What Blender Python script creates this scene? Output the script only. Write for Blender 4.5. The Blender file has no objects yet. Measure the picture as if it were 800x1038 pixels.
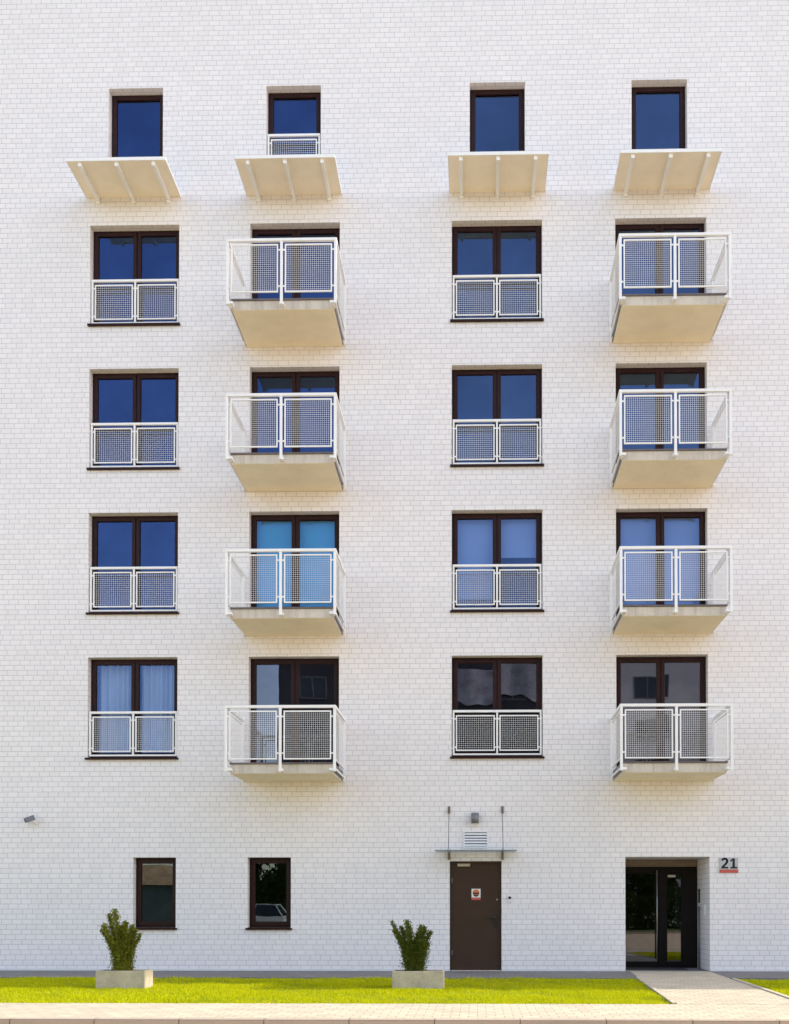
import bpy, math, random
from mathutils import Vector, Matrix
import numpy as np

random.seed(7)
rng = np.random.default_rng(7)
scene = bpy.context.scene
col = scene.collection

# ------------------------------------------------------------------ helpers
class MB:
    """collects geometry (with metre-scaled UVs by face normal) and links it as ONE mesh object"""
    def __init__(s):
        s.v = []; s.f = []; s.m = []
        s.sm = []
    def quad(s, a, b, c, d, mi=0):
        n = len(s.v); s.v += [a, b, c, d]; s.f.append((n, n+1, n+2, n+3)); s.m.append(mi); s.sm.append(False)
        return s
    def box(s, x0, x1, y0, y1, z0, z1, mi=0):
        n = len(s.v)
        s.v += [(x0,y0,z0),(x1,y0,z0),(x1,y1,z0),(x0,y1,z0),(x0,y0,z1),(x1,y0,z1),(x1,y1,z1),(x0,y1,z1)]
        for q in ((0,3,2,1),(4,5,6,7),(0,1,5,4),(1,2,6,5),(2,3,7,6),(3,0,4,7)):
            s.f.append(tuple(n+i for i in q)); s.m.append(mi); s.sm.append(False)
        return s
    def poly(s, pts, mi=0):
        n = len(s.v); s.v += list(pts); s.f.append(tuple(range(n, n+len(pts)))); s.m.append(mi); s.sm.append(False)
        return s
    def tube(s, p0, p1, r0, r1=None, n=10, mi=0, cap=True):
        if r1 is None: r1 = r0
        p0 = Vector(p0); p1 = Vector(p1); d = (p1-p0).normalized()
        u = d.orthogonal().normalized(); w = d.cross(u)
        b = len(s.v)
        for p, r in ((p0, r0), (p1, r1)):
            for i in range(n):
                a = 2*math.pi*i/n
                s.v.append(tuple(p + u*(r*math.cos(a)) + w*(r*math.sin(a))))
        for i in range(n):
            j = (i+1) % n
            s.f.append((b+i, b+j, b+n+j, b+n+i)); s.m.append(mi); s.sm.append(True)
        if cap:
            s.f.append(tuple(b+i for i in reversed(range(n)))); s.m.append(mi); s.sm.append(False)
            s.f.append(tuple(b+n+i for i in range(n))); s.m.append(mi); s.sm.append(False)
        return s
    def xf(s, M):
        s.v = [tuple(M @ Vector(p)) for p in s.v]; return s
    def build(s, name, mats, parent=None, loc=(0,0,0), bevel=0):
        me = bpy.data.meshes.new(name)
        me.from_pydata([tuple(p) for p in s.v], [], s.f)
        if not isinstance(mats, (list, tuple)): mats = [mats]
        for m in mats: me.materials.append(m)
        me.polygons.foreach_set('material_index', s.m)
        me.polygons.foreach_set('use_smooth', s.sm)
        uv = me.uv_layers.new(name='metres')
        me.update()
        for p in me.polygons:
            n = p.normal; ax = max(range(3), key=lambda i: abs(n[i]))
            for li in p.loop_indices:
                c = me.vertices[me.loops[li].vertex_index].co
                uv.data[li].uv = ((c.y, c.z), (c.x, c.z), (c.x, c.y))[ax]
        o = bpy.data.objects.new(name, me); col.objects.link(o)
        o.location = loc
        if parent: o.parent = parent
        if bevel:
            b = o.modifiers.new('bevel', 'BEVEL'); b.width = bevel; b.segments = 2; b.limit_method = 'ANGLE'
        return o

def tag(o, label=None, cat=None, group=None, kind=None):
    if label: o['label'] = label
    if cat: o['category'] = cat
    if group: o['group'] = group
    if kind: o['kind'] = kind
    return o
def empty(name, loc=(0,0,0), rz=0):
    o = bpy.data.objects.new(name, None); col.objects.link(o)
    o.location = loc; o.rotation_euler = (0,0,rz); o.empty_display_size = .2
    return o
def copy_tree(o, parent=None, loc=None):
    c = o.copy(); col.objects.link(c); c.parent = parent if parent else o.parent
    if loc is not None: c.location = loc
    for ch in [k for k in bpy.data.objects if k.parent == o and k.name != c.name]:
        copy_tree(ch, c)
    return c

# ------------------------------------------------------------------ materials
def new_mat(name):
    m = bpy.data.materials.new(name); m.use_nodes = True
    nt = m.node_tree; nt.nodes.clear()
    out = nt.nodes.new('ShaderNodeOutputMaterial')
    return m, nt, out
def N(nt, t, **kw):
    n = nt.nodes.new(t)
    for k, v in kw.items():
        if k.startswith('i_'): n.inputs[k[2:].replace('_', ' ')].default_value = v
        else: setattr(n, k, v)
    return n
def L(nt, a, b): nt.links.new(a, b)
def math_n(nt, op, a, b=None):
    n = nt.nodes.new('ShaderNodeMath'); n.operation = op
    for i, x in enumerate((a, b)):
        if x is None: continue
        if isinstance(x, (int, float)): n.inputs[i].default_value = x
        else: nt.links.new(x, n.inputs[i])
    return n.outputs[0]
def mixc(nt, fac, a, b, mode='MIX'):
    n = nt.nodes.new('ShaderNodeMix'); n.data_type = 'RGBA'; n.blend_type = mode
    for i, x in ((0, fac), (6, a), (7, b)):
        if isinstance(x, (int, float)): n.inputs[i].default_value = x
        elif isinstance(x, tuple): n.inputs[i].default_value = (*x, 1) if len(x) == 3 else x
        else: nt.links.new(x, n.inputs[i])
    return n.outputs[2]
def noise(nt, vec, scale, detail=3, rough=.6):
    n = nt.nodes.new('ShaderNodeTexNoise'); n.inputs['Scale'].default_value = scale
    n.inputs['Detail'].default_value = detail; n.inputs['Roughness'].default_value = rough
    nt.links.new(vec, n.inputs['Vector']); return n.outputs[0]
def ramp(nt, x, a, b, ca=0.0, cb=1.0):
    n = nt.nodes.new('ShaderNodeMapRange'); nt.links.new(x, n.inputs[0])
    n.inputs[1].default_value = a; n.inputs[2].default_value = b
    n.inputs[3].default_value = ca; n.inputs[4].default_value = cb
    return n.outputs[0]

def plain(name, rgb, rough=.6, var=.12, scale=6, metallic=0, bump=.0, spec=.5):
    """a paint/stone/metal with soft tone variation"""
    m, nt, out = new_mat(name)
    tc = N(nt, 'ShaderNodeTexCoord')
    geo = N(nt, 'ShaderNodeNewGeometry')
    n1 = noise(nt, geo.outputs['Position'], scale)
    n2 = noise(nt, geo.outputs['Position'], scale*9, 2)
    f = math_n(nt, 'ADD', math_n(nt, 'MULTIPLY', n1, .7), math_n(nt, 'MULTIPLY', n2, .3))
    lo = tuple(c*(1-var) for c in rgb); hi = tuple(min(1, c*(1+var)) for c in rgb)
    c = mixc(nt, ramp(nt, f, .35, .65), lo, hi)
    b = N(nt, 'ShaderNodeBsdfPrincipled')
    L(nt, c, b.inputs['Base Color']); b.inputs['Roughness'].default_value = rough
    b.inputs['Metallic'].default_value = metallic
    b.inputs['Specular IOR Level'].default_value = spec
    if bump:
        bp = N(nt, 'ShaderNodeBump'); bp.inputs['Strength'].default_value = bump; bp.inputs['Distance'].default_value = .004
        L(nt, n2, bp.inputs['Height']); L(nt, bp.outputs[0], b.inputs['Normal'])
    L(nt, b.outputs[0], out.inputs[0])
    return m

def masonry(name, bw, bh, joint, brick, mortar, rough=.5, var=.06, rand_rows=True, bumpd=.004, dirt=.08, tint=None):
    """bricks / pavers from the metre UVs, each row shifted, each brick its own tone"""
    m, nt, out = new_mat(name)
    uvn = N(nt, 'ShaderNodeUVMap'); uvn.uv_map = 'metres'
    sep = N(nt, 'ShaderNodeSeparateXYZ'); L(nt, uvn.outputs[0], sep.inputs[0])
    v = math_n(nt, 'DIVIDE', sep.outputs[1], bh)
    row = math_n(nt, 'FLOOR', v)
    fv = math_n(nt, 'FRACT', v)
    if rand_rows:
        wn = N(nt, 'ShaderNodeTexWhiteNoise', noise_dimensions='1D'); L(nt, row, wn.inputs['W'])
        par = math_n(nt, 'MULTIPLY', math_n(nt, 'MODULO', math_n(nt, 'ADD', row, 1000), 2), .5)
        sh = math_n(nt, 'ADD', math_n(nt, 'MULTIPLY', wn.outputs[0], .34), par)
    else:
        sh = math_n(nt, 'MULTIPLY', math_n(nt, 'MODULO', math_n(nt, 'ADD', row, 1000), 2), .5)
    u = math_n(nt, 'ADD', math_n(nt, 'DIVIDE', sep.outputs[0], bw), sh)
    cu = math_n(nt, 'FLOOR', u); fu = math_n(nt, 'FRACT', u)
    # distance to the joint in metres
    du = math_n(nt, 'MULTIPLY', math_n(nt, 'MINIMUM', fu, math_n(nt, 'SUBTRACT', 1, fu)), bw)
    dv = math_n(nt, 'MULTIPLY', math_n(nt, 'MINIMUM', fv, math_n(nt, 'SUBTRACT', 1, fv)), bh)
    d = math_n(nt, 'MINIMUM', du, dv)
    geo = N(nt, 'ShaderNodeNewGeometry')
    wob = math_n(nt, 'MULTIPLY', math_n(nt, 'SUBTRACT', noise(nt, geo.outputs['Position'], 30, 2), .5), joint*.5)
    d = math_n(nt, 'ADD', d, wob)
    mask = ramp(nt, d, joint*.35, joint*.75)
    cmb = N(nt, 'ShaderNodeCombineXYZ'); L(nt, cu, cmb.inputs[0]); L(nt, row, cmb.inputs[1])
    wn2 = N(nt, 'ShaderNodeTexWhiteNoise', noise_dimensions='2D'); L(nt, cmb.outputs[0], wn2.inputs['Vector'])
    lo = tuple(c*(1-var) for c in brick); hi = tuple(min(1, c*(1+var)) for c in brick)
    bc = mixc(nt, wn2.outputs[0], lo, hi)
    if tint:   # a few bricks of another tone
        bc = mixc(nt, ramp(nt, wn2.outputs[0], .78, .8, 0, .75), bc, tint)
    big = noise(nt, geo.outputs['Position'], .45, 5, .65)
    bc = mixc(nt, ramp(nt, big, .35, .7, 0, dirt*2), bc, tuple(c*.72 for c in brick))
    fine = noise(nt, geo.outputs['Position'], 22, 3)
    bc = mixc(nt, ramp(nt, fine, .45, .75, 0, dirt), bc, tuple(c*.8 for c in brick))
    c = mixc(nt, mask, mortar, bc)
    b = N(nt, 'ShaderNodeBsdfPrincipled'); L(nt, c, b.inputs['Base Color'])
    L(nt, ramp(nt, mask, 0, 1, .9, rough), b.inputs['Roughness'])
    bp = N(nt, 'ShaderNodeBump'); bp.inputs['Strength'].default_value = .6; bp.inputs['Distance'].default_value = bumpd
    hgt = math_n(nt, 'ADD', mask, math_n(nt, 'MULTIPLY', wn2.outputs[0], .25))
    L(nt, hgt, bp.inputs['Height']); L(nt, bp.outputs[0], b.inputs['Normal'])
    L(nt, b.outputs[0], out.inputs[0])
    return m

def glass(name, refl=(.08,.135,.32), amt=.5, trans=(.70,.76,.82), rough=0.0, wave=.0):
    m, nt, out = new_mat(name)
    g = N(nt, 'ShaderNodeBsdfGlossy'); g.inputs['Color'].default_value = (*refl, 1); g.inputs['Roughness'].default_value = rough
    t = N(nt, 'ShaderNodeBsdfTransparent'); t.inputs['Color'].default_value = (*trans, 1)
    geo0 = N(nt, 'ShaderNodeNewGeometry')
    L(nt, mixc(nt, ramp(nt, noise(nt, geo0.outputs['Position'], .8, 4), .3, .7), tuple(x*.82 for x in refl), tuple(min(1, x*1.16) for x in refl)), g.inputs['Color'])
    lw = N(nt, 'ShaderNodeLayerWeight'); lw.inputs['Blend'].default_value = .25
    fac = ramp(nt, lw.outputs['Facing'], 0, 1, amt, 1)
    mx = N(nt, 'ShaderNodeMixShader'); L(nt, fac, mx.inputs[0]); L(nt, t.outputs[0], mx.inputs[1]); L(nt, g.outputs[0], mx.inputs[2])
    geo = N(nt, 'ShaderNodeNewGeometry')
    bp = N(nt, 'ShaderNodeBump'); bp.inputs['Strength'].default_value = .12; bp.inputs['Distance'].default_value = .01
    L(nt, noise(nt, geo.outputs['Position'], 1.3, 1), bp.inputs['Height']); L(nt, bp.outputs[0], g.inputs['Normal'])
    L(nt, mx.outputs[0], out.inputs[0])
    return m

def leafm(name, c0, c1, trans=.25, patch=None):
    m, nt, out = new_mat(name)
    geo = N(nt, 'ShaderNodeNewGeometry')
    n = noise(nt, geo.outputs['Position'], 5, 3)
    r = math_n(nt, 'ADD', math_n(nt, 'MULTIPLY', geo.outputs['Random Per Island'], .6), math_n(nt, 'MULTIPLY', n, .5))
    c = mixc(nt, r, c0, c1)
    if patch: c = mixc(nt, ramp(nt, noise(nt, geo.outputs['Position'], .9, 4, .7), .52, .72, 0, .6), c, patch)
    d = N(nt, 'ShaderNodeBsdfPrincipled'); L(nt, c, d.inputs['Base Color']); d.inputs['Roughness'].default_value = .55
    d.inputs['Specular IOR Level'].default_value = .08
    t = N(nt, 'ShaderNodeBsdfTranslucent'); L(nt, c, t.inputs['Color'])
    mx = N(nt, 'ShaderNodeMixShader'); mx.inputs[0].default_value = trans
    L(nt, d.outputs[0], mx.inputs[1]); L(nt, t.outputs[0], mx.inputs[2]); L(nt, mx.outputs[0], out.inputs[0])
    return m

M = {}
M['brick'] = masonry('white_brick', .2, .1, .010, (.875,.83,.82), (.625,.59,.61), rough=.42, var=.028, dirt=.05)
M['pavers'] = masonry('beige_pavers', .2, .16, .008, (.56,.49,.36), (.27,.23,.16), rough=.85, var=.12, rand_rows=False, dirt=.15)
M['pavers_grey'] = masonry('grey_pavers', .2, .1, .008, (.21,.20,.185), (.09,.085,.08), rough=.8, var=.14, rand_rows=False, dirt=.2)
M['kerb'] = masonry('kerb_stone', .92, 1.0, .012, (.45,.36,.27), (.16,.12,.09), rough=.85, var=.07, rand_rows=False, dirt=.3)
M['asphalt'] = plain('asphalt', (.54,.42,.27), .9, .25, 3, bump=.6)
M['concrete'] = plain('balcony_concrete', (.60,.57,.52), .85, .09, 2.5, bump=.25)
def streaky(name, rgb):
    m = plain(name, rgb, .85, .09, 2.5, bump=.25); nt = m.node_tree
    b = [n for n in nt.nodes if n.type == 'BSDF_PRINCIPLED'][0]
    src = b.inputs['Base Color'].links[0].from_socket
    geo = N(nt, 'ShaderNodeNewGeometry'); mp = N(nt, 'ShaderNodeMapping'); mp.inputs['Scale'].default_value = (9, 3, .8)
    L(nt, geo.outputs['Position'], mp.inputs['Vector'])
    st = noise(nt, mp.outputs[0], 1.0, 4, .7)
    L(nt, mixc(nt, ramp(nt, st, .48, .72, 0, .55), src, (.36,.31,.24)), b.inputs['Base Color'])
    return m
M['concrete'] = streaky('balcony_concrete_stained', (.66,.60,.53))
M['soffit'] = plain('cream_render', (.95,.82,.61), .8, .05, 2.6)  # warm bounce from the sunlit ground put into the underside colour
M['white'] = plain('white_powder_coat', (.90,.885,.87), .4, .03, 4)
M['cream'] = plain('cream_paint', (.93,.83,.67), .6, .04, 3)
M['flash'] = plain('grey_flashing', (.16,.14,.15), .45, .15, 5)
M['frame'] = plain('mahogany_frame', (.026,.008,.007), .45, .25, 9, spec=.2)
M['darkframe'] = plain('dark_aluminium', (.010,.007,.006), .6, .2, 9, spec=.15)
M['door'] = plain('brown_steel', (.058,.034,.022), .55, .07, 3, spec=.15)
M['black'] = plain('black_plastic', (.012,.012,.013), .35, .2, 12)
M['steel'] = plain('brushed_steel', (.45,.43,.41), .35, .12, 12, metallic=.8)
M['lampgrey'] = plain('grey_lamp_metal', (.20,.20,.22), .45, .1, 12, metallic=.3)
M['brass'] = plain('aged_fitting', (.20,.16,.11), .5, .2, 20, metallic=.4)
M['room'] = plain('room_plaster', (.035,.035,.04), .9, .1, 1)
M['planter'] = plain('planter_concrete', (.52,.45,.33), .9, .2, 5, bump=.5)
M['soil'] = plain('soil', (.05,.035,.025), .95, .3, 14, bump=.6)
M['bark'] = plain('bark', (.09,.065,.045), .9, .3, 14, bump=.5)
M['turf'] = plain('turf_soil', (.14,.17,.01), .95, .3, 3)
M['glass'] = glass('window_glass')
M['glass_light'] = glass('window_glass_sky_tint', (.115,.175,.32), .5, (.70,.76,.82))  # lighter sky reflection of the right-hand columns put into the tint
M['glass_clear'] = glass('window_glass_curtained', (.16,.25,.50), .25, (.92,.94,.97))
M['glass_low'] = glass('clear_glass', (.26,.27,.33), .5, (.3,.33,.36))  # stronger neutral reflection put into the colour of the first floor panes
M['glass_dark'] = glass('ground_glass', (.14,.18,.20), .5, (.3,.36,.38))
M['doorglass'] = glass('entrance_glass', (.21,.22,.25), .5, (.25,.3,.32))
M['canopyglass'] = glass('canopy_glass', (.6,.65,.65), .12, (.80,.86,.84))
M['leaf'] = leafm('yew_leaves', (.05,.07,.010), (.34,.35,.05), .35)
M['leafdark'] = leafm('yew_leaves_dark', (.028,.048,.012), (.20,.235,.04), .3)
M['treeleaf'] = leafm('tree_leaves', (.02,.04,.012), (.09,.13,.03), .25)
M['blade'] = leafm('grass_blades', (.38,.43,.003), (.74,.72,.006), .4, (.28,.37,.01))
M['plate'] = plain('number_plate_grey', (.50,.51,.52), .4, .04, 9)
M['red'] = plain('red_strip', (.55,.10,.08), .45, .06, 9)
M['signwhite'] = plain('sign_white', (.75,.74,.70), .5, .04, 9)
M['signorange'] = plain('sign_orange', (.62,.20,.06), .5, .05, 9)
M['grille'] = plain('grille_white', (.80,.80,.80), .45, .03, 9)
M['slot'] = plain('grille_shadow', (.06,.06,.07), .8, .1, 9)

def curtain_mat(name, rgb, tr=.3):
    m, nt, out = new_mat(name)
    geo = N(nt, 'ShaderNodeNewGeometry')
    c = mixc(nt, noise(nt, geo.outputs['Position'], 60, 2), tuple(x*.85 for x in rgb), rgb)
    d = N(nt, 'ShaderNodeBsdfDiffuse'); L(nt, c, d.inputs[0])
    t = N(nt, 'ShaderNodeBsdfTransparent'); mx = N(nt, 'ShaderNodeMixShader'); mx.inputs[0].default_value = tr
    L(nt, d.outputs[0], mx.inputs[1]); L(nt, t.outputs[0], mx.inputs[2]); L(nt, mx.outputs[0], out.inputs[0])
    return m
M['sheer'] = curtain_mat('sheer_curtain', (.64,.76,.88), .08)
M['blind'] = curtain_mat('roller_blind', (.34,.50,.85), 0)
M['blindcyan'] = curtain_mat('cyan_blind', (.12,.60,.98), 0)

# ------------------------------------------------------------------ the setting
X0, X1, ROOF = -14.0, 36.0, 21.0
g = MB(); g.quad((-400,-400,-.135),(400,-400,-.135),(400,400,-.135),(-400,400,-.135))
tag(g.build('ground', plain('ground_earth', (.10,.11,.05), .95, .25, .3)), kind='structure')
g = MB(); g.quad((-150,-32,-.125),(150,-32,-.125),(150,-8.42,-.125),(-150,-8.42,-.125))
tag(g.build('road', M['asphalt']), kind='structure')
g = MB(); g.box(-60,60,-8.42,-8.27,-.13,.004)
tag(g.build('kerb', M['kerb'], bevel=.012), kind='structure')
g = MB(); g.box(-60,60,-8.268,-6.6,-.1,0)
tag(g.build('sidewalk', M['pavers']), kind='structure')
# apron of grey pavers along the wall
g = MB(); g.box(-40,60,-1.9,.6,-.1,-.002)
tag(g.build('apron_paving', M['pavers_grey']), kind='structure')
# the slightly skewed entrance path (lies between the two lawns)
def pl(y): return 2.94 + .065*(y)      # left edge
def pr(y): return 4.46 + .055*(y)
g = MB(); g.poly([(pl(-6.598),-6.598,.0),(pr(-6.598)+.0,-6.598,.0),(pr(-1.8),-1.8,.0),(pl(0)+.1,-.02,.0),(pl(0),-.02,.0)][:0] or
                 [(pl(-6.598),-6.598,.002),(pr(-6.598),-6.598,.002),(pr(-.1),-.1,.002),(pl(-.1),-.1,.002)])
tag(g.build('path', M['pavers']), kind='structure')
# edging stones
g = MB()
def edging(ya, yb, fx, off):
    a = fx(ya)+off; b = fx(yb)+off
    n = len(g.v)
    for (x, y) in ((a-.03,ya),(a+.03,ya),(b+.03,yb),(b-.03,yb)):
        g.v.append((x,y,-.05))
    for (x, y) in ((a-.03,ya),(a+.03,ya),(b+.03,yb),(b-.03,yb)):
        g.v.append((x,y,.02))
    for q in ((4,5,6,7),(0,1,5,4),(1,2,6,5),(2,3,7,6),(3,0,4,7)):
        g.f.append(tuple(n+i for i in q)); g.m.append(0); g.sm.append(False)
edging(-6.59, -1.92, pl, -.03); edging(-6.59, -2.2, pr, .03)
tag(g.build('path_edging', M['pavers']), kind='structure')
g = MB()
g.poly([(-40,-6.6,-.02),(pl(-6.6)-.06,-6.6,-.02),(pl(-1.9)-.06,-1.9,-.02),(-40,-1.9,-.02)])
g.poly([(pr(-6.6)+.06,-6.6,-.02),(40,-6.6,-.02),(40,-2.2,-.02),(pr(-2.2)+.06,-2.2,-.02)])
tag(g.build('lawn_soil', M['turf']), kind='structure')
# far verge across the road
g = MB(); g.quad((-150,-75,-.02),(150,-75,-.02),(150,-32.15,-.02),(-150,-32.15,-.02))
tag(g.build('verge', plain('verge_grass', (.085,.12,.025), .95, .35, 1.5)), kind='structure')
g = MB(); g.box(-150,150,-32.15,-32.0,-.13,.0)
tag(g.build('far_kerb', M['kerb']), kind='structure')

# grass blades: nobody could count them -> one 'stuff' object
def grass():
    n = 230000
    x = rng.uniform(-13, 9.5, n); y = -1.9 - rng.uniform(0, 1, n)**.85*(4.70 + .05*np.sin(x*5.3)*np.sin(x*1.9))
    left = x < (2.94 + .065*y) - .07
    right = (x > 4.46 + .055*y + .07) & (y < -2.2)
    k = left | right
    # not under the planters
    for (a, b) in ((-5.82, -5.06), (-1.29, -.51)):
        k &= ~((x > a) & (x < b) & (y > -4.2) & (y < -3.75))
    x = x[k]; y = y[k]; n = len(x)
    patch = .75+.35*np.sin(x*1.7+np.sin(y*2.1)*1.3)*np.sin(y*2.9+x*.6) + .15*np.sin(x*7.3+y*5.1)
    h = rng.uniform(.025, .06, n)*patch.clip(.5, 1.3); w = rng.uniform(.0035, .007, n)
    a = rng.uniform(0, math.tau, n); lx = rng.normal(0, .022, n); ly = rng.normal(0, .022, n)
    v = np.zeros((n, 3, 3), np.float32)
    v[:,0,0] = x - np.cos(a)*w; v[:,0,1] = y - np.sin(a)*w; v[:,0,2] = -.02
    v[:,1,0] = x + np.cos(a)*w; v[:,1,1] = y + np.sin(a)*w; v[:,1,2] = -.02
    v[:,2,0] = x + lx; v[:,2,1] = y + ly; v[:,2,2] = -.02 + h
    me = bpy.data.meshes.new('lawn_grass')
    me.vertices.add(n*3); me.loops.add(n*3); me.polygons.add(n)
    me.vertices.foreach_set('co', v.ravel())
    me.loops.foreach_set('vertex_index', np.arange(n*3, dtype=np.int32))
    me.polygons.foreach_set('loop_start', np.arange(0, n*3, 3, dtype=np.int32))
    me.polygons.foreach_set('loop_total', np.full(n, 3, dtype=np.int32))
    me.materials.append(M['blade']); me.update(calc_edges=True); me.validate()
    o = bpy.data.objects.new('lawn_grass', me); col.objects.link(o)
    tag(o, 'short bright green grass of the lawn between wall and sidewalk', 'grass', kind='stuff')
grass()

# ------------------------------------------------------------------ the apartment building
B = empty('apartment_building', (0,0,0))
tag(B, 'white brick apartment block with brown windows, white balconies and number 21 entrance', 'building')

TOPS = [14.73, 11.87, 9.01, 6.15]
CW = {'A': (-7.66,-5.885), 'B': (-4.48,-2.705), 'C': (-.5,1.275), 'D': (2.705,4.48)}
WH, DH = 1.975, 2.19
SM = [(-7.305,-6.22), (-4.165,-3.085), (-.145,.94), (3.03,4.115)]
holes = []      # x0,x1,z0,z1,depth
for c, (a, b) in CW.items():
    for t in TOPS: holes.append((a, b, t-(WH if c in 'AC' else DH), t, .24))
for i, (a, b) in enumerate(SM): holes.append((a, b, 17.47-1.85, 17.47, .24))
GW = [(-6.742,-5.9), (-4.49,-3.64)]
for a, b in GW: holes.append((a, b, .84, 2.212, .24))
holes.append((-.537, .471, 0, 2.133, .24))
holes.append((2.871, 4.50, 0, 2.216, 1.12))
def wall_mesh():
    m = MB()
    xs = sorted({X0, X1, *[h[0] for h in holes], *[h[1] for h in holes]})
    zs = sorted({-.1, ROOF, *[h[2] for h in holes], *[h[3] for h in holes]})
    for i in range(len(xs)-1):
        for j in range(len(zs)-1):
            cx = (xs[i]+xs[i+1])/2; cz = (zs[j]+zs[j+1])/2
            if any(h[0] < cx < h[1] and h[2] < cz < h[3] for h in holes): continue
            m.quad((xs[i],0,zs[j]),(xs[i+1],0,zs[j]),(xs[i+1],0,zs[j+1]),(xs[i],0,zs[j+1]))
    for a, b, c, d, dep in holes:
        m.quad((a,0,c),(a,dep,c),(a,dep,d),(a,0,d))
        m.quad((b,dep,c),(b,0,c),(b,0,d),(b,dep,d))
        m.quad((a,0,d),(a,dep,d),(b,dep,d),(b,0,d))
        if c > 0: m.quad((a,dep,c),(a,0,c),(b,0,c),(b,dep,c))
    # inner skin so no light leaks, ends and back
    m.quad((X0,0,-.1),(X0,0,ROOF),(X0,14,ROOF),(X0,14,-.1))
    m.quad((X1,0,-.1),(X1,14,-.1),(X1,14,ROOF),(X1,0,ROOF))
    m.quad((X0,14,-.1),(X0,14,ROOF),(X1,14,ROOF),(X1,14,-.1))
    return m
wall_mesh().build('wall', M['brick'], B)
m = MB(); m.box(X0-.05, X1+.05, -.05, 14.05, ROOF+.002, ROOF+.12)
for a, b in ((14.5, 19.6), (21.6, X1)): m.box(a, b, -1.12, -.052, ROOF+.01, ROOF+.11)  # added eave pieces out of view, shaped to cast the stepped lawn shadow
m.build('roof', M['cream'], B)
# rooms behind the windows: floor slabs, back wall and partitions
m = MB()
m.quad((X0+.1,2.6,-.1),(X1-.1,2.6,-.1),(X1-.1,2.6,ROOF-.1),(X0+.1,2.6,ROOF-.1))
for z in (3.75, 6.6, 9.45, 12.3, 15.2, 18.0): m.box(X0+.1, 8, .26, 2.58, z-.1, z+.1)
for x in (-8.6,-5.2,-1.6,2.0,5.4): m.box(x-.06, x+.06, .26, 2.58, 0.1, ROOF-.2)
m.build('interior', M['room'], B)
m = MB()
for a, b in ((X0,-.54),(.474,2.868),(4.503,X1)): m.box(a, b, -.012, -.001, -.05, .035)
m.build('plinth', plain('plinth_strip', (.72,.71,.70), .7, .06, 4), B)

def bars(m, x0, x1, z0, z1, t, y0, y1, mi=0):
    m.box(x0, x0+t, y0, y1, z0, z1, mi); m.box(x1-t, x1, y0, y1, z0, z1, mi)
    m.box(x0+t, x1-t, y0, y1, z0, z0+t, mi); m.box(x0+t, x1-t, y0, y1, z1-t, z1, mi)
def jitter(o, k=.0035):
    o.rotation_euler = (random.uniform(-k, k), 0, random.uniform(-k, k))

def make_window(w, h, leaves, sill=True, gl='glass'):
    hw = w/2
    m = MB(); bars(m, -hw+.002, hw-.002, .002, h-.002, .06, .165, .235)
    if leaves == 2: m.box(-.035, .035, .170, .235, .062, h-.062)
    root = m.build('window', M['frame'], B, bevel=.004)
    spans = [(-hw+.045, -.012), (.012, hw-.045)] if leaves == 2 else [(-hw+.045, hw-.045)]
    for a, b in spans:
        s = MB(); bars(s, a, b, .045, h-.045, .062, .145, .163)
        bars(s, a+.058, b-.058, .103, h-.103, .012, .156, .175)
        s.build('sash', M['frame'], root, bevel=.005)
        c = ((a+b)/2, .178, h/2)
        p = MB(); pw = (b-a)/2-.06; ph = h/2-.106
        p.quad((-pw,0,-ph),(pw,0,-ph),(pw,0,ph),(-pw,0,ph))
        p.build('pane', M[gl], root, loc=c)
    if sill:
        s = MB(); s.box(-hw-.03, hw+.03, -.055, -.001, -.045, -.008); s.box(-hw+.003, hw-.003, -.001, .164, -.0445, .0012)
        s.build('sill', M['frame'], root, bevel=.004)
    return root

def grid_panel(w, h, pitch, wire):
    """square-mesh infill in a thin frame, centred on its middle, in the XZ plane"""
    m = MB(); bars(m, -w/2, w/2, -h/2, h/2, .024, -.012, .012)
    nx = round((w-.048)/pitch); nz = round((h-.048)/pitch)
    px = (w-.048)/nx; pz = (h-.048)/nz
    for i in range(1, nx): 
        x = -w/2+.024+i*px; m.box(x-wire/2, x+wire/2, -.002, .0005, -h/2+.022, h/2-.022)
    for i in range(1, nz):
        z = -h/2+.024+i*pz; m.box(-w/2+.022, w/2-.022, -.0005, .002, z-wire/2, z+wire/2)
    return m

def make_french_railing(w, panels=2, name='window_railing'):
    """low balustrade in the window reveal; origin at bottom centre of the opening"""
    hw = w/2-.018; z0, z1 = .03, .915
    m = MB(); t = .036
    m.box(-hw, hw, .028, .072, z1-.045, z1); m.box(-hw, hw, .032, .068, z0, z0+.034)
    posts = [-hw+t/2, 0, hw-t/2] if panels == 2 else [-hw+t/2, hw-t/2]
    for x in posts: m.box(x-t/2, x+t/2, .0325, .0675, z0+.034, z1-.045)
    for x in (-hw, hw):
        for z in (z0+.14, z1-.16): m.box(min(x, x*1.022), max(x, x*1.022), .044, .056, z-.012, z+.012)
    spans = list(zip(posts[:-1], posts[1:]))
    for a, b in spans:
        for z in (z0+.16, z1-.17):
            for x in (a+t/2, b-t/2-.03): m.box(x, x+.03, .044, .056, z-.014, z+.014)
    o = m.build(name, M['white'], B, bevel=.004)
    pw = (spans[0][1]-spans[0][0])-t-.055
    proto = grid_panel(pw, .70, .041, .0036)
    me = None
    for a, b in spans:
        if me is None:
            q = proto.build('mesh_panel', M['white'], o, loc=((a+b)/2, .05, (z0+z1)/2-.006)); me = q
        else:
            q2 = q.copy(); col.objects.link(q2); q2.parent = o; q2.location = ((a+b)/2, .05, (z0+z1)/2-.006)
    return o

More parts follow.
